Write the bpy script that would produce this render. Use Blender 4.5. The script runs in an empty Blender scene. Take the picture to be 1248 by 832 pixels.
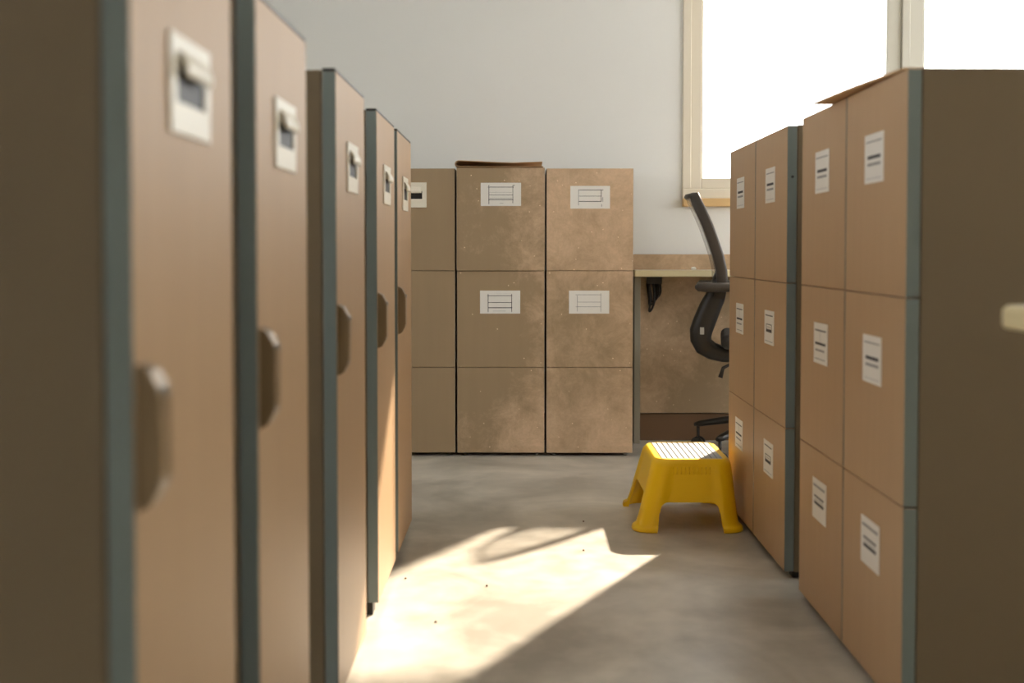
import bpy, bmesh, math, random
from mathutils import Vector, Matrix
random.seed(7)
C = bpy.context.scene.collection
S = bpy.context.scene

# ------------------------------------------------------------------ materials
def srgb(r, g, b):
    def f(c):
        c /= 255.0
        return c/12.92 if c <= .04045 else ((c+.055)/1.055)**2.4
    return (f(r), f(g), f(b), 1)

def mat(name, col, rough=.6, metal=0, spec=.5, grain=None, amt=.08, bump=0, scale=8, coords='Object', stretch=(1,1,1), coat=0):
    m = bpy.data.materials.new(name); m.use_nodes = True
    nt = m.node_tree; b = nt.nodes['Principled BSDF']
    b.inputs['Roughness'].default_value = rough
    b.inputs['Metallic'].default_value = metal
    b.inputs['Specular IOR Level'].default_value = spec
    b.inputs['Coat Weight'].default_value = coat
    tc = nt.nodes.new('ShaderNodeTexCoord'); mp = nt.nodes.new('ShaderNodeMapping')
    mp.inputs['Scale'].default_value = stretch
    nt.links.new(tc.outputs[coords], mp.inputs['Vector'])
    n = nt.nodes.new('ShaderNodeTexNoise'); n.inputs['Scale'].default_value = scale
    n.inputs['Detail'].default_value = 5
    nt.links.new(mp.outputs[0], n.inputs['Vector'])
    mx = nt.nodes.new('ShaderNodeMix'); mx.data_type = 'RGBA'
    lo = tuple(c*(1-amt) for c in col[:3])+(1,); hi = tuple(min(1, c*(1+amt)) for c in col[:3])+(1,)
    mx.inputs['A'].default_value = lo; mx.inputs['B'].default_value = hi
    nt.links.new(n.outputs['Fac'], mx.inputs['Factor'])
    nt.links.new(mx.outputs['Result'], b.inputs['Base Color'])
    if bump:
        bp = nt.nodes.new('ShaderNodeBump'); bp.inputs['Strength'].default_value = bump
        bp.inputs['Distance'].default_value = .002
        nt.links.new(n.outputs['Fac'], bp.inputs['Height'])
        nt.links.new(bp.outputs[0], b.inputs['Normal'])
    m['mix'] = mx.name
    return m

BOARD = srgb(176, 146, 112)
M = {}
M['board'] = mat('board', BOARD, .5, amt=.06, scale=5, stretch=(9, 9, .6), bump=.05)
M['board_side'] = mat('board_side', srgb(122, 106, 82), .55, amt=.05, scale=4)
M['edge_grey'] = mat('edge_grey', srgb(122, 132, 130), .45, amt=.04)
M['black'] = mat('black_plastic', srgb(30, 27, 24), .5)
M['dark_edge'] = mat('dark_edge', srgb(48, 48, 44), .5)
M['paper'] = mat('paper', srgb(226, 224, 218), .8, amt=.03, scale=30)
M['ink'] = mat('ink', srgb(66, 66, 70), .8)
M['ink_pale'] = mat('ink_pale', srgb(150, 150, 150), .8)
M['ink_light'] = mat('ink_light', srgb(196, 196, 194), .8)
M['plate'] = mat('plate_white', srgb(228, 222, 206), .4)
M['handle'] = mat('handle_bronze', srgb(140, 118, 88), .38, metal=.25)
M['yellow'] = mat('yellow_plastic', srgb(255, 208, 4), .38, amt=.03, scale=12)
M['tread'] = mat('tread_grey', srgb(176, 178, 182), .6, amt=.04, scale=30)
M['tread_dark'] = mat('tread_groove', srgb(92, 84, 78), .7)
M['chair'] = mat('chair_plastic', srgb(62, 56, 50), .45)
M['chair_mesh'] = mat('chair_mesh', srgb(78, 71, 62), .7, scale=200, amt=.15)
M['chair_black'] = mat('chair_black', srgb(34, 31, 28), .4)
M['chair_fabric'] = mat('chair_fabric', srgb(48, 45, 42), .9, scale=120, amt=.2)
M['glint_tone'] = mat('glint_grey', srgb(180, 180, 176), .5)
M['desk'] = mat('desk_cream', srgb(244, 234, 208), .35, amt=.03)
M['desk_edge'] = mat('desk_edge', srgb(240, 228, 186), .5, amt=.03)
M['desk_leg'] = mat('desk_leg_grey', srgb(150, 146, 132), .5)
M['frame'] = mat('window_frame', srgb(222, 214, 196), .45, amt=.02)
M['frame_grey'] = mat('window_post', srgb(190, 188, 176), .45, amt=.02)
M['sill'] = mat('sill_wood', srgb(214, 180, 128), .45, amt=.1, scale=6, stretch=(1, 8, 8))
M['wall'] = mat('wall_paint', srgb(226, 227, 224), .85, amt=.025, scale=3, bump=.06)
M['ceiling'] = mat('ceiling_paint', srgb(232, 230, 225), .9, amt=.02)
M['base'] = mat('baseboard_brown', srgb(112, 84, 58), .55, amt=.1)
M['cardboard'] = mat('cardboard', srgb(192, 158, 118), .8, amt=.08, scale=20)
M['steel'] = mat('steel', srgb(150, 148, 144), .35, metal=.8)

def floor_mat():
    m = bpy.data.materials.new('polished_concrete'); m.use_nodes = True
    nt = m.node_tree; b = nt.nodes['Principled BSDF']; L = nt.links
    tc = nt.nodes.new('ShaderNodeTexCoord')
    def noise(s, d=6, dist=0, st=(1,1,1)):
        mp = nt.nodes.new('ShaderNodeMapping'); mp.inputs['Scale'].default_value = st
        L.new(tc.outputs['Object'], mp.inputs['Vector'])
        n = nt.nodes.new('ShaderNodeTexNoise'); n.inputs['Scale'].default_value = s
        n.inputs['Detail'].default_value = d; n.inputs['Distortion'].default_value = dist
        L.new(mp.outputs[0], n.inputs['Vector']); return n
    n1 = noise(2.2, 8, 1.2); n2 = noise(14, 6); n3 = noise(90, 3)
    r = nt.nodes.new('ShaderNodeValToRGB')
    r.color_ramp.elements[0].position = .32; r.color_ramp.elements[0].color = srgb(160, 156, 146)
    r.color_ramp.elements[1].position = .68; r.color_ramp.elements[1].color = srgb(210, 205, 194)
    ad = nt.nodes.new('ShaderNodeMath'); ad.operation = 'MULTIPLY_ADD'
    ad.inputs[1].default_value = .35
    sb = nt.nodes.new('ShaderNodeMath'); sb.operation = 'SUBTRACT'; sb.inputs[1].default_value = .175
    L.new(n2.outputs['Fac'], ad.inputs[0]); L.new(n1.outputs['Fac'], ad.inputs[2])
    L.new(ad.outputs[0], sb.inputs[0]); L.new(sb.outputs[0], r.inputs[0])
    L.new(r.outputs[0], b.inputs['Base Color'])
    mr = nt.nodes.new('ShaderNodeMapRange'); mr.inputs['To Min'].default_value = .22; mr.inputs['To Max'].default_value = .5
    L.new(n2.outputs['Fac'], mr.inputs['Value']); L.new(mr.outputs[0], b.inputs['Roughness'])
    bp = nt.nodes.new('ShaderNodeBump'); bp.inputs['Strength'].default_value = .25; bp.inputs['Distance'].default_value = .0015
    mm = nt.nodes.new('ShaderNodeMath'); mm.operation = 'MULTIPLY_ADD'; mm.inputs[1].default_value = .3
    L.new(n3.outputs['Fac'], mm.inputs[0]); L.new(n2.outputs['Fac'], mm.inputs[2])
    L.new(mm.outputs[0], bp.inputs['Height']); L.new(bp.outputs[0], b.inputs['Normal'])
    b.inputs['Specular IOR Level'].default_value = .5
    return m
M['floor'] = floor_mat()
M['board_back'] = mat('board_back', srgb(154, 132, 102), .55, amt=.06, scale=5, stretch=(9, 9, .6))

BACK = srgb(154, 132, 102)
def dappled(name, lo, hi, zc):  # dappled light of a sunlit haze, put into the board colour
    """board with the dappled glow of sunlit haze painted on as pale blotches; lo..hi is the noise range that shows it"""
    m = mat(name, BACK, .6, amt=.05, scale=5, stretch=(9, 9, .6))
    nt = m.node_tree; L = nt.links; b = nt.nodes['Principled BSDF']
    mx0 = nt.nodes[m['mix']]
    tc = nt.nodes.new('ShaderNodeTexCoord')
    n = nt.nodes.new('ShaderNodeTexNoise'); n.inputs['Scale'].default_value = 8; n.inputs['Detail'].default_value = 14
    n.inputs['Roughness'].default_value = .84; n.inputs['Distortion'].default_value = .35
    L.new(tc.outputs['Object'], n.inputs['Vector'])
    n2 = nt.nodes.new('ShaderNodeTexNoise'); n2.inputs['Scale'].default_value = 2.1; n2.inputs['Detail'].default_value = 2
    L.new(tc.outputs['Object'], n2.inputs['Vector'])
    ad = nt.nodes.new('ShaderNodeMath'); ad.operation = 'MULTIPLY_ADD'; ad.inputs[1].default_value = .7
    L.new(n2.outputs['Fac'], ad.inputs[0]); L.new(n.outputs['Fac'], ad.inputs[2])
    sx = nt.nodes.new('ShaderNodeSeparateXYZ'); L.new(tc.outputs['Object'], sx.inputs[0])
    gx = nt.nodes.new('ShaderNodeMath'); gx.operation = 'MULTIPLY_ADD'; gx.inputs[1].default_value = zc[0]  # painted glow gets stronger along x, then along z
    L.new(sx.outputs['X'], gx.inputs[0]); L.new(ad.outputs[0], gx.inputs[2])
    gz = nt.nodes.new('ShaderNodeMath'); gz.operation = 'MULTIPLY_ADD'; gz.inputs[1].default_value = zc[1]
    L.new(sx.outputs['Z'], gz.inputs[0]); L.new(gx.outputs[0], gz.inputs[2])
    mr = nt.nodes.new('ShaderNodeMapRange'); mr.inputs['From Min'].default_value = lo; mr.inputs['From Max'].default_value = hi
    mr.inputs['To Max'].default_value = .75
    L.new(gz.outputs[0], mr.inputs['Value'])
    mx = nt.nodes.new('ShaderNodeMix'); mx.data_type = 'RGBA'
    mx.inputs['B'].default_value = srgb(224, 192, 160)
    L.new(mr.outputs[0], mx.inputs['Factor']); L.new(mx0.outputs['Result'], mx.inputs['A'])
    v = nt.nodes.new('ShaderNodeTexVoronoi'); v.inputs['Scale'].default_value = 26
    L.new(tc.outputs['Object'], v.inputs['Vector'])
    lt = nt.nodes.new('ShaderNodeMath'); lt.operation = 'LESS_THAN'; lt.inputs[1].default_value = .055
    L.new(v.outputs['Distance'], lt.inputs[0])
    mx2 = nt.nodes.new('ShaderNodeMix'); mx2.data_type = 'RGBA'; mx2.inputs['B'].default_value = srgb(250, 226, 190)  # bright flecks painted in for lit motes in the air
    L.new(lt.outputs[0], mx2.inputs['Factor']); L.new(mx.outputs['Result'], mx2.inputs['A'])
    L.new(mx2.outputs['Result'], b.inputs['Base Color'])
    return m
M['dapple_mid'] = dappled('board_some_sun_dapple', .80, 1.12, (.55, -.05))
M['dapple_panel'] = dappled('panel_sun_dapple', .72, 1.1, (-.3, .15))  # same painted dapple of light for the desk's back panel
M['dapple_right'] = dappled('board_heavy_sun_dapple', .70, 1.08, (.1, .08))

def open_weave(m, t):
    nt = m.node_tree; o = [n for n in nt.nodes if n.type == 'OUTPUT_MATERIAL'][0]; b = nt.nodes['Principled BSDF']
    tr = nt.nodes.new('ShaderNodeBsdfTransparent'); mx = nt.nodes.new('ShaderNodeMixShader'); mx.inputs[0].default_value = t
    nt.links.new(b.outputs[0], mx.inputs[1]); nt.links.new(tr.outputs[0], mx.inputs[2]); nt.links.new(mx.outputs[0], o.inputs['Surface'])
open_weave(M['chair_mesh'], .72)
def glass_mat():
    m = bpy.data.materials.new('window_glass'); m.use_nodes = True
    nt = m.node_tree; nt.nodes.clear()
    o = nt.nodes.new('ShaderNodeOutputMaterial'); t = nt.nodes.new('ShaderNodeBsdfTransparent')
    t.inputs['Color'].default_value = (.97, .98, .97, 1)
    g = nt.nodes.new('ShaderNodeBsdfGlossy'); g.inputs['Roughness'].default_value = .02
    f = nt.nodes.new('ShaderNodeFresnel'); f.inputs['IOR'].default_value = 1.45
    mx = nt.nodes.new('ShaderNodeMixShader')
    nt.links.new(f.outputs[0], mx.inputs[0]); nt.links.new(t.outputs[0], mx.inputs[1]); nt.links.new(g.outputs[0], mx.inputs[2])
    nt.links.new(mx.outputs[0], o.inputs['Surface'])
    return m
M['glass'] = glass_mat()

# ------------------------------------------------------------------ mesh helpers
class MB:
    """collects shapes into ONE mesh object; each shape carries a material key"""
    def __init__(s): s.bm = bmesh.new(); s.mats = []
    def mi(s, k):
        if k not in s.mats: s.mats.append(k)
        return s.mats.index(k)
    def add(s, bm2, k, matrix=None):
        idx = s.mi(k)
        if matrix is not None: bm2.transform(matrix)
        vm = {v: s.bm.verts.new(v.co) for v in bm2.verts}
        for f in bm2.faces:
            try: nf = s.bm.faces.new([vm[v] for v in f.verts])
            except ValueError: continue
            nf.material_index = idx if f.material_index == 0 else f.material_index - 1
            nf.smooth = f.smooth
        bm2.free(); return s
    def box(s, x0, x1, y0, y1, z0, z1, k, bev=0, seg=2, front=None, rot=None):
        b = bmesh.new(); bmesh.ops.create_cube(b, size=1)
        cx, cy, cz = (x0+x1)/2, (y0+y1)/2, (z0+z1)/2
        for v in b.verts: v.co = Vector((v.co.x*(x1-x0), v.co.y*(y1-y0), v.co.z*(z1-z0)))
        if bev:
            bmesh.ops.bevel(b, geom=b.edges[:], offset=bev, segments=seg, affect='EDGES', profile=.5)
        if front:                     # only the upright side edges take material k, the rest is the front's
            b.normal_update(); fi = s.mi(k); ff = s.mi(front)
            for f in b.faces: f.material_index = (fi if abs(f.normal.x) > .4 else ff) + 1
        if rot is not None: b.transform(rot)
        b.transform(Matrix.Translation((cx, cy, cz)))
        return s.add(b, k)
    def cyl(s, p, q, r1, r2, k, n=20):
        p, q = Vector(p), Vector(q); d = q-p
        b = bmesh.new(); bmesh.ops.create_cone(b, cap_ends=True, segments=n, radius1=r1, radius2=r2, depth=d.length)
        for f in b.faces: f.smooth = len(f.verts) == 4
        mt = Matrix.Translation((p+q)/2) @ d.to_track_quat('Z', 'Y').to_matrix().to_4x4()
        return s.add(b, k, mt)
    def sweep(s, pts, secs, k, closed=False, n=14, up=Vector((0,1,0)), power=2.6):
        """elliptic section (half width along up, half height across) swept along pts"""
        b = bmesh.new(); rings = []; P = [Vector(p) for p in pts]; N = len(P)
        for i, p in enumerate(P):
            a = P[i-1] if (i > 0 or closed) else p; c = P[(i+1) % N] if (i < N-1 or closed) else p
            t = (c-a).normalized(); u = (up - t*up.dot(t))
            if u.length < 1e-4: u = Vector((1,0,0)) - t*t.x
            u.normalize(); w = t.cross(u)
            hw, hh = secs[i] if isinstance(secs, list) else secs
            ring = []
            for j in range(n):
                th = 2*math.pi*j/n; cc, ss = math.cos(th), math.sin(th)
                e = 2/power
                ring.append(b.verts.new(p + u*hw*math.copysign(abs(cc)**e, cc) + w*hh*math.copysign(abs(ss)**e, ss)))
            rings.append(ring)
        for i in range(N if closed else N-1):
            r, q = rings[i], rings[(i+1) % N]
            for j in range(n):
                f = b.faces.new([r[j], r[(j+1)%n], q[(j+1)%n], q[j]]); f.smooth = True
        if not closed:
            b.faces.new(rings[0][::-1]); b.faces.new(rings[-1])
        bmesh.ops.recalc_face_normals(b, faces=b.faces[:])
        return s.add(b, k)
    def prism(s, poly, axis, a0, a1, k, bev=0):
        """polygon in the plane across axis, extruded from a0 to a1"""
        b = bmesh.new()
        def co(u, v, a): return {'x': (a, u, v), 'y': (u, a, v), 'z': (u, v, a)}[axis]
        A = [b.verts.new(co(u, v, a0)) for u, v in poly]; B = [b.verts.new(co(u, v, a1)) for u, v in poly]
        b.faces.new(A); b.faces.new(B[::-1]); n = len(poly)
        for i in range(n): b.faces.new([A[i], A[(i+1)%n], B[(i+1)%n], B[i]])
        bmesh.ops.recalc_face_normals(b, faces=b.faces[:])
        if bev: bmesh.ops.bevel(b, geom=b.edges[:], offset=bev, segments=2, affect='EDGES', profile=.5)
        return s.add(b, k)
    def build(s, name, parent=None, loc=None):
        me = bpy.data.meshes.new(name); s.bm.normal_update(); s.bm.to_mesh(me); s.bm.free()
        for k in s.mats: me.materials.append(M[k])
        o = bpy.data.objects.new(name, me); C.objects.link(o)
        if parent is not None: o.parent = parent
        if loc is not None: o.location = loc
        return o

def tag(o, label=None, cat=None, group=None, kind=None):
    for k, v in (('label', label), ('category', cat), ('group', group), ('kind', kind)):
        if v: o[k] = v
    return o
def empty(name, loc, rz=0):
    o = bpy.data.objects.new(name, None); C.objects.link(o); o.empty_display_size = .1
    o.location = loc; o.rotation_euler = (0, 0, rz); return o
def copy_tree(o, parent=None):
    c = o.copy(); C.objects.link(c)
    if parent is not None: c.parent = parent
    for ch in [x for x in C.objects if x.parent == o]: copy_tree(ch, c)
    return c
def struct(o): o['kind'] = 'structure'; return o

# ------------------------------------------------------------------ the room
WY = 5.13                      # inner face of the wall with the window
RX0, RX1, RY0, HC = -3.2, 3.9, -3.0, 2.75
WT = .16                       # wall thickness
wx0, wx1, wz0, wz1 =   .743, 3.80, 1.119, 2.24        # window opening
struct(MB().box(RX0-WT, RX1+WT, RY0-WT, WY+WT, -.12, 0, 'floor').build('floor'))
struct(MB().box(RX0-WT, RX1+WT, RY0-WT, WY+WT, HC, HC+.12, 'ceiling').build('ceiling'))
w = MB()
w.box(RX0-WT, wx0, WY, WY+WT, 0, HC, 'wall'); w.box(wx1, RX1+WT, WY, WY+WT, 0, HC, 'wall')
w.box(wx0, wx1, WY, WY+WT, 0, wz0, 'wall'); w.box(wx0, wx1, WY, WY+WT, wz1, HC, 'wall')
struct(w.build('wall_back'))
ly0, ly1, lz0, lz1 = .3, 2.2, 1.0, 2.4  # opening for the added fill window
w = MB()
w.box(RX0-WT, RX0, RY0, ly0, 0, HC, 'wall'); w.box(RX0-WT, RX0, ly1, WY, 0, HC, 'wall')
w.box(RX0-WT, RX0, ly0, ly1, 0, lz0, 'wall'); w.box(RX0-WT, RX0, ly0, ly1, lz1, HC, 'wall')
struct(w.build('wall_left'))
struct(MB().box(RX0-WT, RX1+WT, RY0-WT, RY0, 0, HC, 'wall').build('wall_front'))
ry0, ry1, rz0, rz1 = 1.9, 4.9, .95, 2.4           # windows of the right-hand wall
w = MB()
w.box(RX1, RX1+WT, RY0, ry0, 0, HC, 'wall'); w.box(RX1, RX1+WT, ry1, WY, 0, HC, 'wall')
w.box(RX1, RX1+WT, ry0, ry1, 0, rz0, 'wall'); w.box(RX1, RX1+WT, ry0, ry1, rz1, HC, 'wall')
struct(w.build('wall_right'))
struct(MB().box(RX0, RX1, WY-.014, WY, 0, .125, 'base', .003).build('baseboard_back'))
struct(MB().box(RX0, RX0+.014, RY0, WY-.014, 0, .125, 'base', .003).build('baseboard_left'))
struct(MB().box(RX1-.014, RX1, RY0, WY-.014, 0, .125, 'base', .003).build('baseboard_right'))

# window_1: outer frame, three sashes with a pane each
win = struct(empty('window_1', (wx0, WY, wz0)))
wl = wx1-wx0; wh = wz1-wz0; yf = -.012
posts = [1.0*(1.764-wx0), 1.0*(2.785+.0-wx0)]
f = MB()
f.box(0, wl, yf, .07, 0, .045, 'frame', .004); f.box(0, wl, yf, .07, wh-.045, wh, 'frame', .004)
f.box(0, .04, yf, .07, .045, wh-.045, 'frame', .004); f.box(wl-.04, wl, yf, .07, .045, wh-.045, 'frame', .004)
for p in posts: f.box(p-.018, p+.018, yf, .07, .045, wh-.045, 'frame_grey', .003)
f.build('window_frame', win)
bays = [(.04, posts[0]-.018), (posts[0]+.018, posts[1]-.018), (posts[1]+.018, wl-.04)]
for i, (a, b_) in enumerate(bays):
    st = .049 if i == 0 else .066
    sr = .066
    q = MB()
    z0_, z1_ = .045, wh-.045
    km = 'frame' if i == 0 else 'frame_grey'
    q.box(a, a+st, .004, .055, z0_, z1_, km, .004)
    q.box(b_-sr, b_, .004, .055, z0_, z1_, 'frame_grey', .004)
    q.box(a+st, b_-sr, .004, .055, z0_, z0_+.05, 'frame', .004)
    q.box(a+st, b_-sr, .004, .055, z1_-.05, z1_, 'frame', .004)
    q.box(a+st, a+st+.008, .012, .047, z0_+.05, z1_-.05, km, .002)
    sa = q.build('sash', win)
    MB().box(a+st, b_-sr, .028, .034, z0_+.05, z1_-.05, 'glass').build('pane', sa)
MB().box(-.0, wl+.0, -.035, .0, -.038, 0, 'sill', .004).build('sill', win)
fill_win = struct(empty('fill_window_3', (RX0, ly0, lz0)))  # unseen window added in the left wall as fill for the right row
f = MB(); L3 = ly1-ly0; h3 = lz1-lz0
f.box(-.07, .01, 0, L3, 0, .06, 'frame'); f.box(-.07, .01, 0, L3, h3-.06, h3, 'frame')
for k in range(4):
    yy = k*(L3-.06)/3
    f.box(-.07, .01, yy, yy+.06, .06, h3-.06, 'frame')
f.build('window_frame', fill_win)  # frame of the added, unseen fill window
# window_2 in the wall to the right (outside the picture, it lights the room)
win2 = struct(empty('window_2', (RX1, ry0, rz0)))
f = MB(); L2 = ry1-ry0; h2 = rz1-rz0
f.box(-.01, .07, 0, L2, 0, .06, 'frame'); f.box(-.01, .07, 0, L2, h2-.06, h2, 'frame')
for k in range(5):
    yy = k*(L2-.06)/4
    f.box(-.01, .07, yy, yy+.06, .06, h2-.06, 'frame')
f.build('window_frame', win2)

# ------------------------------------------------------------------ labels, handles
def card(kind, wd, ht):
    """a paper card in the x-z plane, facing -y, centred, with its drawn or printed marks in the same mesh"""
    m = MB(); m.box(-wd/2, wd/2, -.0008, .0004, -ht/2, ht/2, 'paper')
    def bar(x0, x1, z0, z1, k): m.box(x0*wd, x1*wd, -.0013, -.0006, z0*ht, z1*ht, k)
    if kind == 'table1':       # ruled box drawing with three cross lines
        bar(-.32, .32, .30, .325, 'ink'); bar(-.30, .30, -.03, -.012, 'ink'); bar(-.31, .31, -.24, -.21, 'ink')
        bar(-.30, .28, .08, .09, 'ink_pale'); bar(-.28, .28, -.17, -.155, 'ink_pale')
        bar(-.305, -.29, -.42, .40, 'ink'); bar(.29, .303, -.38, .40, 'ink'); bar(.31, .34, .38, .41, 'ink')
        bar(-.03, .06, -.39, -.375, 'ink_pale')
    elif kind == 'table2':
        bar(-.30, .33, .31, .335, 'ink'); bar(-.28, .27, .04, .058, 'ink'); bar(-.30, .28, -.20, -.17, 'ink')
        bar(-.30, -.285, -.36, .33, 'ink_pale'); bar(.27, .285, -.20, .33, 'ink'); bar(.285, .295, -.42, -.30, 'ink')
        bar(.31, .325, -.20, .0, 'ink_pale')
    elif kind == 'table3':
        bar(-.32, .30, .27, .295, 'ink'); bar(-.30, .30, -.03, -.005, 'ink'); bar(-.30, .30, -.26, -.225, 'ink')
        bar(-.29, .27, .38, .39, 'ink_light'); bar(-.18, .14, -.40, -.37, 'ink_light')
        bar(-.305, -.29, -.43, .35, 'ink'); bar(.28, .295, -.42, .36, 'ink')
    elif kind == 'table4':
        bar(-.34, .30, .31, .33, 'ink_pale'); bar(-.30, .30, -.005, .012, 'ink_pale'); bar(-.33, .30, -.21, -.19, 'ink_pale')
        bar(-.30, -.288, -.40, .30, 'ink_pale'); bar(.285, .297, -.42, .38, 'ink_pale')
    elif kind == 'slip1':      # printed slip: head line, bold bar, grey bar, foot line
        bar(-.42, .42, .33, .36, 'ink_pale'); bar(-.33, .36, -.01, .06, 'ink'); bar(-.33, .36, -.15, -.09, 'ink_pale')
        bar(-.40, .40, -.42, -.395, 'ink_light')
    elif kind == 'slip2':
        bar(-.40, .40, .30, .33, 'ink'); bar(-.38, .38, -.04, .02, 'ink'); bar(-.36, .30, -.20, -.15, 'ink_pale')
        bar(-.38, .38, -.40, -.38, 'ink_pale'); bar(-.02, .0, .02, .30, 'ink_light')
    elif kind == 'slip3':
        bar(-.38, .38, .34, .37, 'ink'); bar(-.30, .30, .08, .10, 'ink'); bar(-.30, .30, -.14, -.05, 'ink')
        bar(-.30, -.28, -.12, .09, 'ink'); bar(.27, .30, -.12, .09, 'ink'); bar(-.18, .18, .0, .02, 'ink_pale')
        bar(-.40, .40, -.42, -.40, 'ink_pale')
    elif kind == 'slip4':
        bar(-.42, .42, .30, .36, 'ink_pale'); bar(-.34, .34, .05, .09, 'ink'); bar(-.34, .34, -.13, -.06, 'ink')
        bar(-.30, .30, -.03, .02, 'ink_light')
    return m

def slot_plate(wd=.135, ht=.098):
    """white plate with a black slot and a curved lip over it"""
    m = MB(); t = .004
    z1 = ht/2; a, b = .016, -.017
    m.box(-wd/2, wd/2, -t, 0, a, z1, 'plate', .001); m.box(-wd/2, wd/2, -t, 0, -z1, b, 'plate', .001)
    m.box(-wd/2, -wd*.36, -t, 0, b, a, 'plate', .0); m.box(wd*.36, wd/2, -t, 0, b, a, 'plate', .0)
    m.box(-wd*.36, wd*.36, -.0014, -.0002, b, a, 'black')
    pts = [(0, -.003, .033), (0, -.0075, .029), (0, -.0115, .021), (0, -.0125, .013), (0, -.0105, .008)]
    m.sweep(pts, [(wd*.34, .0022)]*5, 'plate', up=Vector((1, 0, 0)), power=5)
    return m

def edge_pull():
    """finger pull on the closing edge of a door: shallow trough with chamfered ends; local -y is outwards"""
    m = MB(); z0, z1, p = -.064, .064, .018
    prof = [(0, z0), (-p*.55, z0+.006), (-p, z0+.024), (-p, z1-.024), (-p*.55, z1-.006), (0, z1)]
    m.prism(prof, 'x', 0, .006, 'handle', .0012)                     # plate standing out from the door
    outer = [(-p, z0+.024), (-p-.003, z0+.024), (-p-.003, z1-.024), (-p, z1-.024)]
    m.prism(outer, 'x', 0, .034, 'handle', .0008)                    # the rim fingers close on
    m.prism([(0, z1), (-p*.55, z1-.006), (-p, z1-.024), (-p-.002, z1-.021), (-p*.55-.001, z1-.003), (0, z1+.003)], 'x', 0, .034, 'handle', .0005)
    m.prism([(0, z0), (-p*.55, z0+.006), (-p, z0+.024), (-p-.002, z0+.021), (-p*.55-.001, z0+.003), (0, z0-.003)], 'x', 0, .034, 'handle', .0005)
    m.cyl((.017, -p+.002, z1-.024), (.017, -p-.005, z1-.024), .006, .0045, 'steel')
    return m

DT = .0255                    # thickness of a drawer front or door
# ------------------------------------------------------------------ left row: tall cabinets with one door
D_L = .42; H_L = 1.217
def left_cabinet(y0, y1, label):
    wd = y1-y0
    r = empty('storage_cabinet', (-.343-D_L/2, (y0+y1)/2, 0), math.pi/2)     # front turned to +x
    tag(r, label, 'cabinet', 'tall cabinets along the left of the aisle')
    h = wd/2; fy = -D_L/2
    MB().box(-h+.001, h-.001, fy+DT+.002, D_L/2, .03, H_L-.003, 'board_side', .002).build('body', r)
    d = MB().box(-h, h, fy, fy+DT, .032, H_L-.006, 'edge_grey', .0018, front='board')
    d.box(-h, h, fy+.0005, fy+DT, H_L-.006, H_L, 'dark_edge', .001)
    door = d.build('door', r)
    tag(slot_plate().build('label_holder', door, (-.0, fy, 1.045)), 'white label holder with a black slot and raised lip')
    tag(edge_pull().build('handle', door, (-h+.006, fy, .712)), 'bronze edge pull')
    for sx in (-1, 1):
        for sy in (-1, 1):
            MB().box(sx*(h-.027)-.02, sx*(h-.027)+.02, sy*(D_L/2-.034)-.02, sy*(D_L/2-.034)+.02, 0, .03, 'black', .002).build('foot', r)
    return r
LC = [(.975, 1.315, 'tall beige cabinet nearest the camera on the left, dark side cut by the frame'),
      (1.438, 1.774, 'second tall beige cabinet from the camera in the left row, top just outside the frame'),
      (2.058, 2.430, 'third tall cabinet in the left row, brown side and grey door edge both showing'),
      (2.638, 3.006, 'fourth tall cabinet in the left row, black foot visible by the sunlit floor'),
      (3.077, 3.455, 'farthest tall beige cabinet of the left row, beside the sunlit floor')]
for a in LC: left_cabinet(*a)

# ------------------------------------------------------------------ right row: three-drawer cabinets
XR = .705; D_R = .62
def drawer_cabinet(loc, rz, wd, dep, top, seams, cards, label, group, z0, foot='block', face='board', proud=None):
    r = empty('file_cabinet', loc, rz); tag(r, label, 'cabinet', group)
    h = wd/2; fy = -dep/2
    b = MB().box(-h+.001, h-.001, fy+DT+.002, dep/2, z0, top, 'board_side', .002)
    b.build('body', r)
    lv = [z0+.001]+seams+[top-.001]
    for i in range(3):
        g = .0011
        pr = proud[i] if proud else 0
        ex = .0015 if pr else 0
        dr = MB().box(-h-ex, h+ex, fy-pr, fy+DT, lv[i]+g, lv[i+1]-g, 'edge_grey', .0014, front=face).build('drawer', r)
        if cards[i]:
            kind, cw, ch, cx, cz = cards[i]
            if kind == 'plate': tag(slot_plate(cw, ch).build('label_holder', dr, (cx, fy-pr, cz)), 'white label holder with a black slot')
            else: tag(card(kind, cw, ch).build('label', dr, (cx, fy-pr-.0004, cz)), 'white paper label')
    for sx in (-1, 1):
        for sy in (-1, 1):
            px, py = sx*(h-.03), sy*(dep/2-.045)
            m = MB()
            if foot == 'block': m.box(px-.02, px+.02, py-.02, py+.02, 0, z0, 'black', .002)
            else: m.cyl((px, py, 0), (px, py, .006), .011, .011, 'steel', 14); m.cyl((px, py, .006), (px, py, z0), .007, .007, 'steel', 14)
            m.build('foot', r)
    return r
Zt, Zm, Zb = 1.064, .661, .288
def rr(y0, y1, k, label, cx=0):
    r = drawer_cabinet((XR+D_R/2, (y0+y1)/2, 0), -math.pi/2, y1-y0-.001, D_R, 1.212, [.405, .793],
        [(k[0], .116, .096, cx, Zb), (k[1], .116, .096, cx, Zm), (k[2], .116, .098, cx, Zt)], label,
        'three-drawer cabinets along the right of the aisle', .018)
    return r
rr(2.034, 2.413, ('slip4', 'slip1', 'slip1'), 'three-drawer cabinet nearest the camera on the right, with a broad dark brown side')
rr(2.419, 2.791, ('slip4', 'slip2', 'slip1'), 'second three-drawer cabinet in the right row, set against the nearest one')
cC = rr(2.947, 3.343, ('slip3', 'slip3', 'slip1'), 'third three-drawer cabinet in the right row, with a screw in its grey edge')
rr(3.350, 3.748, ('slip2', 'slip2', 'slip1'), 'farthest three-drawer cabinet in the right row, behind the yellow stool', -.02)
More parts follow.
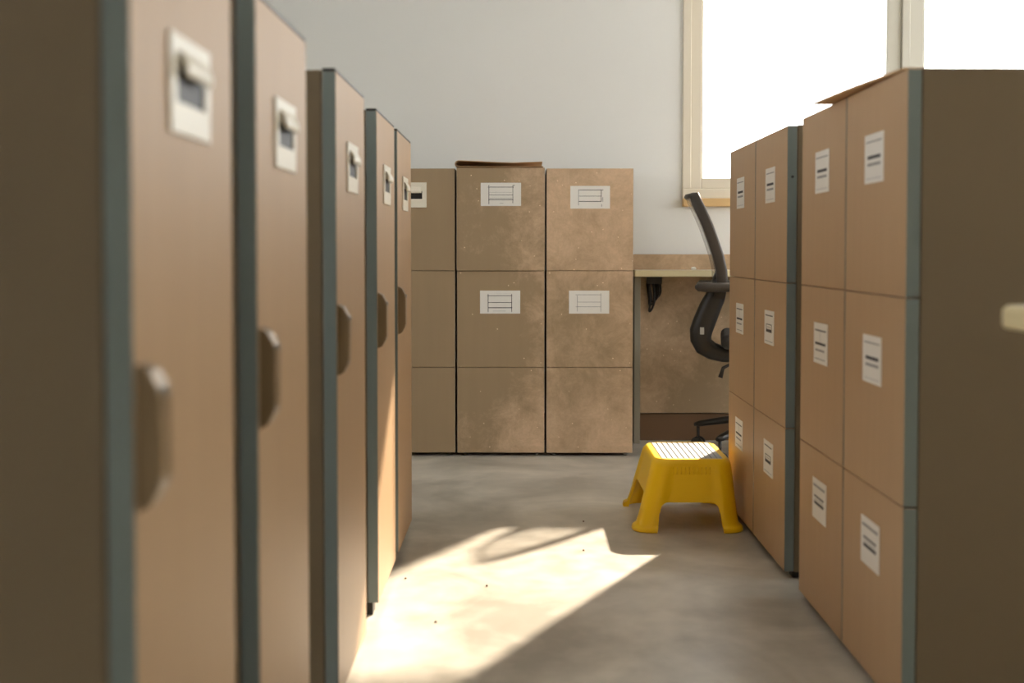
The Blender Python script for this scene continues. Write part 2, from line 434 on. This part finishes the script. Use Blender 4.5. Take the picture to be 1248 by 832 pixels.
h = (3.343-2.947-.001)/2
MB().cyl((h-.001, -D_R/2+.014, 1.075), (h+.0015, -D_R/2+.014, 1.075), .004, .0035, 'dark_edge').build('screw', cC)

# ------------------------------------------------------------------ back row
YB = 4.71; DB = .385
def kb(px): return (px-635)/1350*YB
bk = dict(group='three-drawer cabinets against the back wall')
def back_cab(x0, x1, cards, face, label, proud=None, top=1.229):
    return drawer_cabinet(((x0+x1)/2, YB+DB/2, 0), 0, x1-x0, DB, top, [.381, .793], cards, label,
        'three-drawer cabinets against the back wall', .014, foot='pin', face=face, proud=proud)
xa = kb(554.5)-.375
back_cab(xa, kb(554.5), [None, None, ('plate', .13, .106, xa and (kb(520)-.065-(xa+kb(554.5))/2), 1.115)], 'board_back',
         'plain brown back cabinet half hidden by the left row, with a black-slotted label holder')
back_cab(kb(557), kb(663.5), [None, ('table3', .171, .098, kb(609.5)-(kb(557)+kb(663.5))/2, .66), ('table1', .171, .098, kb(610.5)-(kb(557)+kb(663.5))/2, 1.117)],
         'dapple_mid', 'middle cabinet of the back row, with folded cardboard lying on its top', proud=[0, 0, .006], top=1.232)
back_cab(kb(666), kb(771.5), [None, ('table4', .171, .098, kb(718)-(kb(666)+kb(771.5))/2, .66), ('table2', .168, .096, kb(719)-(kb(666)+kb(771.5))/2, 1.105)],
         'dapple_right', 'right-hand cabinet of the back row, front painted with dappled haze light, next to the desk', proud=[0, 0, 0])

# ------------------------------------------------------------------ loose cardboard on the cabinets
m = MB()
x0, x1 = kb(555), kb(662)
def folded():
    m = MB(); y0, y1 = YB-.012, YB+.33; t = .0022; z = 1.2345
    low = [(x1, z), (x0+.10, z), (x0+.008, z+.001)]
    fold = [(x0+.001, z+.006), (x0-.001, z+.014), (x0+.004, z+.022), (x0+.014, z+.0255)]
    up = [(x0+.08, z+.0225), (x0+.18, z+.018), (x0+.25, z+.016), (x0+.30, z+.018), (x1-.004, z+.020)]
    pts = [(a, (y0+y1)/2, b) for a, b in low+fold+up]
    m.sweep(pts, ((y1-y0)/2, t), 'cardboard', up=Vector((0, 1, 0)), n=8, power=8)
    return m
tag(folded().build('folded_cardboard'), 'flattened folded cardboard lying on the middle back cabinet', 'cardboard')

def sheet():
    b = bmesh.new(); nx, ny = 10, 12; T = []
    P00, P01, P10, P11 = Vector((.706, 2.06)), Vector((.668, 2.55)), Vector((1.05, 2.09)), Vector((1.02, 2.56))
    for i in range(nx+1):
        row = []
        for j in range(ny+1):
            u, v = i/nx, j/ny
            p = (P00*(1-u)+P10*u)*(1-v)+(P01*(1-u)+P11*u)*v
            z = 1.2125+.002*math.sin(3*v+2*u)**2
            row.append((p.x, p.y, z))
        T.append(row)
    up = [[b.verts.new((x, y, z+.0045)) for x, y, z in r] for r in T]
    dn = [[b.verts.new(c) for c in r] for r in T]
    for i in range(nx):
        for j in range(ny):
            b.faces.new([up[i][j], up[i+1][j], up[i+1][j+1], up[i][j+1]])
            b.faces.new([dn[i][j], dn[i][j+1], dn[i+1][j+1], dn[i+1][j]])
    for i in range(nx):
        for j in (0, ny): b.faces.new([up[i][j], dn[i][j], dn[i+1][j], up[i+1][j]])
    for j in range(ny):
        for i in (0, nx): b.faces.new([up[i][j], up[i][j+1], dn[i][j+1], dn[i][j]])
    bmesh.ops.recalc_face_normals(b, faces=b.faces[:])
    m = MB(); m.add(b, 'cardboard'); return m
tag(sheet().build('cardboard_sheet'), 'loose sheet of cardboard overhanging the tops of the right row cabinets', 'cardboard')

# ------------------------------------------------------------------ desks
zt = .79
DF = 4.945; dk = empty('desk', (.508, DF, 0)); tag(dk, 'narrow cream-topped desk under the window, beside the back cabinets', 'desk')
DX = 1.9; DY = WY-.016-DF
t = MB(); t.box(0, DX, 0, DY-.018, -.028, 0, 'desk_edge', .004)
t.box(.001, DX-.001, .001, DY-.019, 0, .0015, 'desk')
t.build('tabletop', dk, (0, 0, zt))
MB().box(.0, DX, DY-.016, DY, .13, .862, 'dapple_panel', .002).build('back_panel', dk)
MB().box(.006, .034, .08, DY-.018, 0, zt-.0285, 'desk_leg', .002).build('side_panel', dk)
MB().box(DX-.05, DX-.02, .08, DY-.018, 0, zt-.0285, 'desk_leg', .002).build('side_panel', dk)
cb = MB()
base = Vector((.595-.508, WY-.05-DF, 0))
for k, (dx, zb, wdt) in enumerate([(0, .60, .012), (.012, .645, .02), (.026, .66, .016), (.004, .63, .02)]):
    pts = []
    for i in range(17):
        th = math.pi*i/16
        pts.append(base+Vector((dx-wdt*math.cos(th)+.006*math.sin(3*th), .004*k, .735-(.735-zb)*math.sin(th)**.7)))
    cb.sweep(pts, (.005, .005), 'chair_black', n=8, power=2)
cb.box(base.x-.02, base.x+.05, base.y-.012, base.y+.012, .725, zt-.0285, 'chair_black', .003)
tag(cb.build('cable_bundle', dk), 'dark tangle of cable hanging under the tabletop')
sc_ = bmesh.new(); bmesh.ops.create_icosphere(sc_, subdivisions=3, radius=.011)
for v in sc_.verts: v.co *= 1+.25*math.sin(v.co.x*900+v.co.y*500)*math.cos(v.co.z*700); v.co.z *= .6
m = MB(); m.add(sc_, 'paper', Matrix.Translation((.778, 5.0, zt+.0092)))
tag(m.build('paper_scrap'), 'tiny crumpled white scrap of paper on the desk by the office chair', 'paper')

d2 = empty('desk', (.626, .55, 0)); tag(d2, 'cream desk corner cutting in at the right edge of the frame, nearest the camera', 'desk')
t = MB(); t.box(0, 1.3, 0, .90, -.030, 0, 'desk_edge', .007, 3); t.box(.006, 1.294, .006, .894, 0, .0012, 'desk')
t.build('tabletop', d2, (0, 0, .808))
for x in (.09, 1.22):
    for y in (.06, .82):
        MB().box(x-.02, x+.02, y-.02, y+.02, 0, .7775, 'desk_leg', .002).build('leg', d2)

# ------------------------------------------------------------------ yellow step stool
def stool():
    r = empty('step_stool', (.525, 3.64, 0))
    tag(r, 'yellow plastic step stool with a ribbed grey top, on the floor by the right row', 'stool')
    # levels: z, centre x, half x, centre y, half y, corner radius, mid-side inset
    def outer(off=0):
        L = []
        ztop = .222
        for z in (0, .003, .009, .014, .017, .022, .05, .09, .13, .17, .198, .208, .215, .2195, ztop):
            k = z/ztop
            hx = .163+(.124-.163)*k; hy = .207+(.168-.207)*k; cx = .0+.018*k; cy = .0
            e = 0
            if z <= .014: e = .012*(1-.0*(z/.014))
            if z == 0: e = .009
            if z == .017: e = .009
            if z == .022: e = .002
            if z > .2: e -= .010*((z-.2)/.022)**2
            L.append((z, cx, hx+e-off, cy, hy+e-off, .05, .006*min(1, k*3)*(1 if z < .19 else max(0, (.208-z)/.018))))
        return L
    def ring(b, z, cx, hx, cy, hy, rad, ins, n=64):
        pts = []
        m_ = 10
        cs = [(1, 1, 0), (-1, 1, 90), (-1, -1, 180), (1, -1, 270)]
        for ci, (sx, sy, a0) in enumerate(cs):
            for i in range(m_+1):
                a = math.radians(a0+90*i/m_)
                pts.append((sx*(hx-rad)+rad*math.cos(a), sy*(hy-rad)+rad*math.sin(a)))
            nx_, ny_, _ = cs[(ci+1) % 4]
            # points along the straight side to the next corner, slightly recessed
            a = math.radians(a0+90); p = Vector((sx*(hx-rad)+rad*math.cos(a), sy*(hy-rad)+rad*math.sin(a)))
            q = Vector((nx_*(hx-rad)+rad*math.cos(a), ny_*(hy-rad)+rad*math.sin(a)))
            nrm = Vector((math.cos(a), math.sin(a)))
            for i in range(1, 16):
                t_ = i/16; w_ = min(1, min(t_, 1-t_)*7); w_ = w_*w_*(3-2*w_)
                pt = p.lerp(q, t_) - nrm*ins*w_
                pts.append((pt.x, pt.y))
        return [b.verts.new((cx+x, cy+y, z)) for x, y in pts]
    def loft(levels, smooth=True):
        b = bmesh.new(); R = [ring(b, *l) for l in levels]
        n = len(R[0])
        for a, c in zip(R, R[1:]):
            for j in range(n):
                f = b.faces.new([a[j], a[(j+1)%n], c[(j+1)%n], c[j]]); f.smooth = smooth
        b.faces.new(R[0][::-1]); b.faces.new(R[-1])
        bmesh.ops.recalc_face_normals(b, faces=b.faces[:]); return b
    def ob(b, name):
        me = bpy.data.meshes.new(name); b.to_mesh(me); b.free()
        o = bpy.data.objects.new(name, me); C.objects.link(o); return o
    body = ob(loft(outer()), 'body')
    inner = []
    for (z, cx, hx, cy, hy, rad, ins) in outer(.0075):
        if z in (0, .003, .009, .014, .017): continue
        if z > .213: continue
        inner.append((z, cx, hx, cy, hy, .045, ins))
    z, cx, hx, cy, hy, rad, ins = inner[0]
    inner.insert(0, (-.02, cx, hx+.004, cy, hy+.004, rad, ins))
    cav = ob(loft(inner), 'cav')
    def arch(wb, wt, ht, axis, c=0):
        poly = [(-wb, -.02), (-wb, .004)]
        x0, x1 = wb, wt; rr_ = .030
        poly += [(-wb+.004, .02)]
        poly += [(-(wt+.010), ht-.035)]
        for i in range(7):
            a = math.pi - (math.pi/2)*i/6
            poly.append((-(wt-.018)+(.024)*math.cos(a), ht-.026+.026*math.sin(a)))
        poly += [(-x, z_) for x, z_ in poly[::-1]]
        m = MB(); m.prism([(c+x, z_) for x, z_ in poly], axis, -.4, .4, 'yellow'); o = m.build('arch'); return o
    a1 = arch(.104, .086, .090, 'y', .004)
    a2 = arch(.145, .118, .105, 'x')
    for cutter in (cav, a1, a2):
        md = body.modifiers.new('b', 'BOOLEAN'); md.operation = 'DIFFERENCE'; md.object = cutter; md.solver = 'EXACT'
    # recess for the ribbed pad
    rc = MB(); rc.box(.018-.100, .018+.100, -.148, .148, .2165, .24, 'yellow', .006); rco = rc.build('rc')
    md = body.modifiers.new('b', 'BOOLEAN'); md.operation = 'DIFFERENCE'; md.object = rco; md.solver = 'EXACT'
    dg = bpy.context.evaluated_depsgraph_get(); me = bpy.data.meshes.new_from_object(body.evaluated_get(dg))
    body.modifiers.clear(); body.data = me
    me.materials.clear(); me.materials.append(M['yellow'])
    for o in (cav, a1, a2, rco): bpy.data.objects.remove(o)
    for p in me.polygons: p.material_index = 0; p.use_smooth = True
    es = body.modifiers.new('bev', 'BEVEL'); es.width = .0012; es.segments = 2; es.limit_method = 'ANGLE'; es.angle_limit = math.radians(50)
    ee = body.modifiers.new('wn', 'WEIGHTED_NORMAL')
    body.parent = r
    # flutes under the front rim
    fl = MB()
    for i in range(13):
        x = .018-.078+.156*i/12
        fl.cyl((x, -.1694, .176), (x, -.1686, .198), .0022, .0022, 'yellow', 12)
    fl.build('flutes', r)
    pd = MB(); pd.box(.018-.099, .018+.099, -.147, .147, .2155, .2185, 'tread_dark', .001)
    n = 11; w_ = .196/n
    for i in range(n):
        x = .018-.098+w_*(i+.5)
        pd.box(x-w_*.40, x+w_*.40, -.145, .145, .218, .2222, 'tread', .0012, 2)
    tag(pd.build('tread', r), 'grey ribbed tread')
    return r
stool()

# ------------------------------------------------------------------ office chair (turned to +x, seen from its side)
def chair():
    CX, CY = 1.062, 4.70; K = 1.065
    r = empty('office_chair', (CX, CY, 0), math.radians(-10)); tag(r, 'dark mesh-backed office chair with tall reclined back, between desk and right row', 'chair')
    def X(x): return x*K-CX
    def Z(z): return .88+(z-.88)*K
    prof = [(.683, 1.094), (.694, 1.062), (.712, 1.027), (.735, .975), (.757, .915), (.777, .855), (.789, .800), (.792, .745), (.780, .70)]
    prof = [(x+.012, Z(z)) for x, z in prof]
    hw = .165
    def bow(u): return -.036*(1-u*u)
    b = bmesh.new(); nu = 14; G = []
    for i, (x, z) in enumerate(prof):
        G.append([(X(x)+bow(-1+2*j/nu), hw*(-1+2*j/nu)*(.80+.20*math.sin(min(1, (i+.8)/3)*math.pi/2)), z) for j in range(nu+1)])
    fr = [[b.verts.new((x+.006, y, z)) for x, y, z in row] for row in G]; bk_ = [[b.verts.new((x-.006, y, z)) for x, y, z in row] for row in G]
    for i in range(len(prof)-1):
        for j in range(nu):
            for g, o in ((fr, 1), (bk_, -1)):
                q = [g[i][j], g[i][j+1], g[i+1][j+1], g[i+1][j]]
                f = b.faces.new(q if o > 0 else q[::-1]); f.smooth = True
    bmesh.ops.recalc_face_normals(b, faces=b.faces[:])
    br = MB().add(b, 'chair_mesh').build('backrest', r)
    f = MB(); path = [G[i][0] for i in range(len(prof)-1, -1, -1)] + [G[0][j] for j in range(1, nu)] + [G[i][nu] for i in range(len(prof))]
    wsec = lambda q: .011+.012*min(1, max(0, (abs(q[1])/hw-.72)/.2))
    f.sweep(path, [(.008, wsec(q)) for q in path], 'chair', closed=True, n=12, up=Vector((0, 1, .01)), power=2.4)
    f.build('back_frame', br)
    s = MB()   # J-shaped spine below the backrest
    pts = [(.800, .80), (.795, .76), (.778, .70), (.757, .655), (.735, .60), (.722, .562), (.722, .530), (.735, .502), (.765, .483), (.81, .470), (.88, .466), (.98, .466)]
    pts = [(x, Z(z)) for x, z in pts]
    sec = [(.05, .024), (.055, .034), (.06, .042), (.06, .046), (.06, .048), (.06, .048), (.06, .045), (.06, .041), (.055, .036), (.05, .032), (.05, .028), (.05, .024)]
    s.sweep([(X(x), -.08, z) for x, z in pts], sec, 'chair_black', power=3.5)
    sp = s.build('back_support', r)
    tag(MB().box(X(.719), X(.735), -.1425, -.139, .530, .560, 'glint_tone', .001).build('glint', sp), 'small grey patch standing in for a highlight')  # small pale patch modelled in place of a highlight on the spine
    for sy in (-1, 1):
        a = MB(); y = sy*.205
        a.sweep([(X(.700), y, .729), (X(.712), y, .730), (X(.76), y, .728), (X(.85), y, .729), (X(.95), y, .729), (X(.965), y, .727)],
                [(.012, .006), (.032, .018), (.040, .020), (.042, .019), (.038, .018), (.012, .008)], 'chair', n=16, power=2.6)
        ar = a.build('armrest', r)
        p = MB(); p.sweep([(X(.88), y, .72), (X(.88), y*1.02, .60), (X(.90), y*.95, .49), (X(.92), y*.6, .462)], (.022, .018), 'chair_black', n=12, up=Vector((1, 0, 0)))
        p.build('arm_post', ar)
    st = MB(); st.box(X(.80), X(1.25), -.235, .235, .475, .535, 'chair_fabric', .026, 4)
    st.build('seat', r)
    md = MB(); md.box(X(.88), X(1.08), -.09, .09, .425, .474, 'chair_black', .008); md.build('seat_plate', r)
    lv = MB(); lv.sweep([(X(.90), -.08, .445), (X(.86), -.20, .43), (X(.808), -.225, .40), (X(.798), -.226, .362)], [(.005, .005), (.005, .005), (.007, .007), (.009, .010)], 'chair_black', n=10)
    lv.build('lever', r)
    MB().cyl((0, 0, .17), (0, 0, .43), .024, .018, 'chair_black').build('gas_column', r)
    hub = MB(); hub.cyl((0, 0, .115), (0, 0, .20), .045, .036, 'chair_black'); hub.build('hub', r)
    for k in range(5):
        th = math.radians(158+72*k); c, s_ = math.cos(th), math.sin(th)
        lg = MB(); lg.sweep([(c*.03, s_*.03, .165), (c*.18, s_*.18, .148), (c*.32, s_*.32, .118), (c*.345, s_*.345, .112)],
                            [(.028, .02), (.024, .017), (.018, .013), (.012, .008)], 'chair_black', n=12, up=Vector((-s_, c, 0)))
        lo = lg.build('leg', r)
        ca = MB(); px, py = c*.33, s_*.33
        for q in (-1, 1):
            o_ = Vector((-s_, c, 0))*.014*q; a_ = Vector((px, py, .030))+o_*.5; b_ = Vector((px, py, .030))+o_*1.5
            ca.cyl(a_, b_, .030, .028, 'black', 20)
        ca.cyl((px, py, .03), (px, py, .112), .007, .007, 'black', 10)
        ca.build('caster', lo)
    return r
chair()

# ------------------------------------------------------------------ crumbs on the floor
for i, (px, py) in enumerate([(711.7, 637.8), (712, 673.7), (593, 718), (493, 709), (530, 763)]):
    Y = 1188/(py-305); Xc = (px-635)/1350*Y
    b = bmesh.new(); bmesh.ops.create_icosphere(b, subdivisions=2, radius=.0032)
    for v in b.verts: v.co *= 1+.3*math.sin(v.co.x*2100+i)*math.cos(v.co.y*1500+i); v.co.z *= .7
    m = MB(); m.add(b, 'base'); o = m.build('crumb', None, (Xc, Y, .002))
    tag(o, ['small dark crumb on the floor left of the stool, farthest of all', 'small dark crumb in the sun patch by the tip of the stool shadow',
            'small dark crumb in the middle of the sun patch', 'small dark crumb near the foot of the left row', 'small dark crumb in the sun patch nearest the camera'][i], 'crumb', 'crumbs on the concrete floor')

# ------------------------------------------------------------------ haze in the room air
def haze():
    m = bpy.data.materials.new('dusty_air'); m.use_nodes = True
    nt = m.node_tree; nt.nodes.clear()
    o = nt.nodes.new('ShaderNodeOutputMaterial'); v = nt.nodes.new('ShaderNodeVolumeScatter')
    v.inputs['Color'].default_value = (1, .93, .84, 1); v.inputs['Density'].default_value = HAZE
    v.inputs['Anisotropy'].default_value = .55
    nt.links.new(v.outputs[0], o.inputs['Volume'])
    M['haze'] = m
    ob = MB().box(RX0+.01, RX1-.02, -2.9, WY-.04, .001, HC-.01, 'haze').build('dusty_air')
    tag(ob, 'thin sunlit dusty haze hanging in the room air', 'haze', kind='stuff')
HAZE = 0
if HAZE: haze()

# ------------------------------------------------------------------ light
wd = bpy.data.worlds.new('World'); S.world = wd; wd.use_nodes = True
bg = wd.node_tree.nodes['Background']; bg.inputs['Color'].default_value = (.97, .98, 1, 1); bg.inputs['Strength'].default_value = 8.4
sl = bpy.data.lights.new('sun', 'SUN'); sl.energy = 25; sl.angle = math.radians(1.5); sl.color = (1, .82, .65)
so = bpy.data.objects.new('sun', sl); C.objects.link(so)
so.rotation_euler = Vector((-.55, -1, -.731)).to_track_quat('-Z', 'Y').to_euler(); so.location = (3, 8, 5)

# ------------------------------------------------------------------ camera
cd = bpy.data.cameras.new('camera'); co = bpy.data.objects.new('camera', cd); C.objects.link(co)
cd.sensor_width = 36; cd.sensor_fit = 'HORIZONTAL'; cd.lens = 1350/1248*36
co.location = (0, 0, .88)
p = math.radians(1.86)
co.rotation_euler = (math.pi/2-p, 0, math.atan(11/1350))
cd.shift_y = -(416-305-1350*math.tan(p))/1248
cd.clip_start = .02
cd.dof.use_dof = True; cd.dof.focus_distance = 4.1; cd.dof.aperture_fstop = 2.6
S.camera = co

S.view_settings.view_transform = 'Standard'; S.view_settings.look = 'None'
S.view_settings.gamma = 1; S.view_settings.use_curve_mapping = False
S.view_settings.exposure = 0
S.cycles.use_denoising = True
S.cycles.max_bounces = 12; S.cycles.diffuse_bounces = 8; S.cycles.volume_bounces = 1; S.cycles.transparent_max_bounces = 12
S.cycles.sample_clamp_indirect = 10
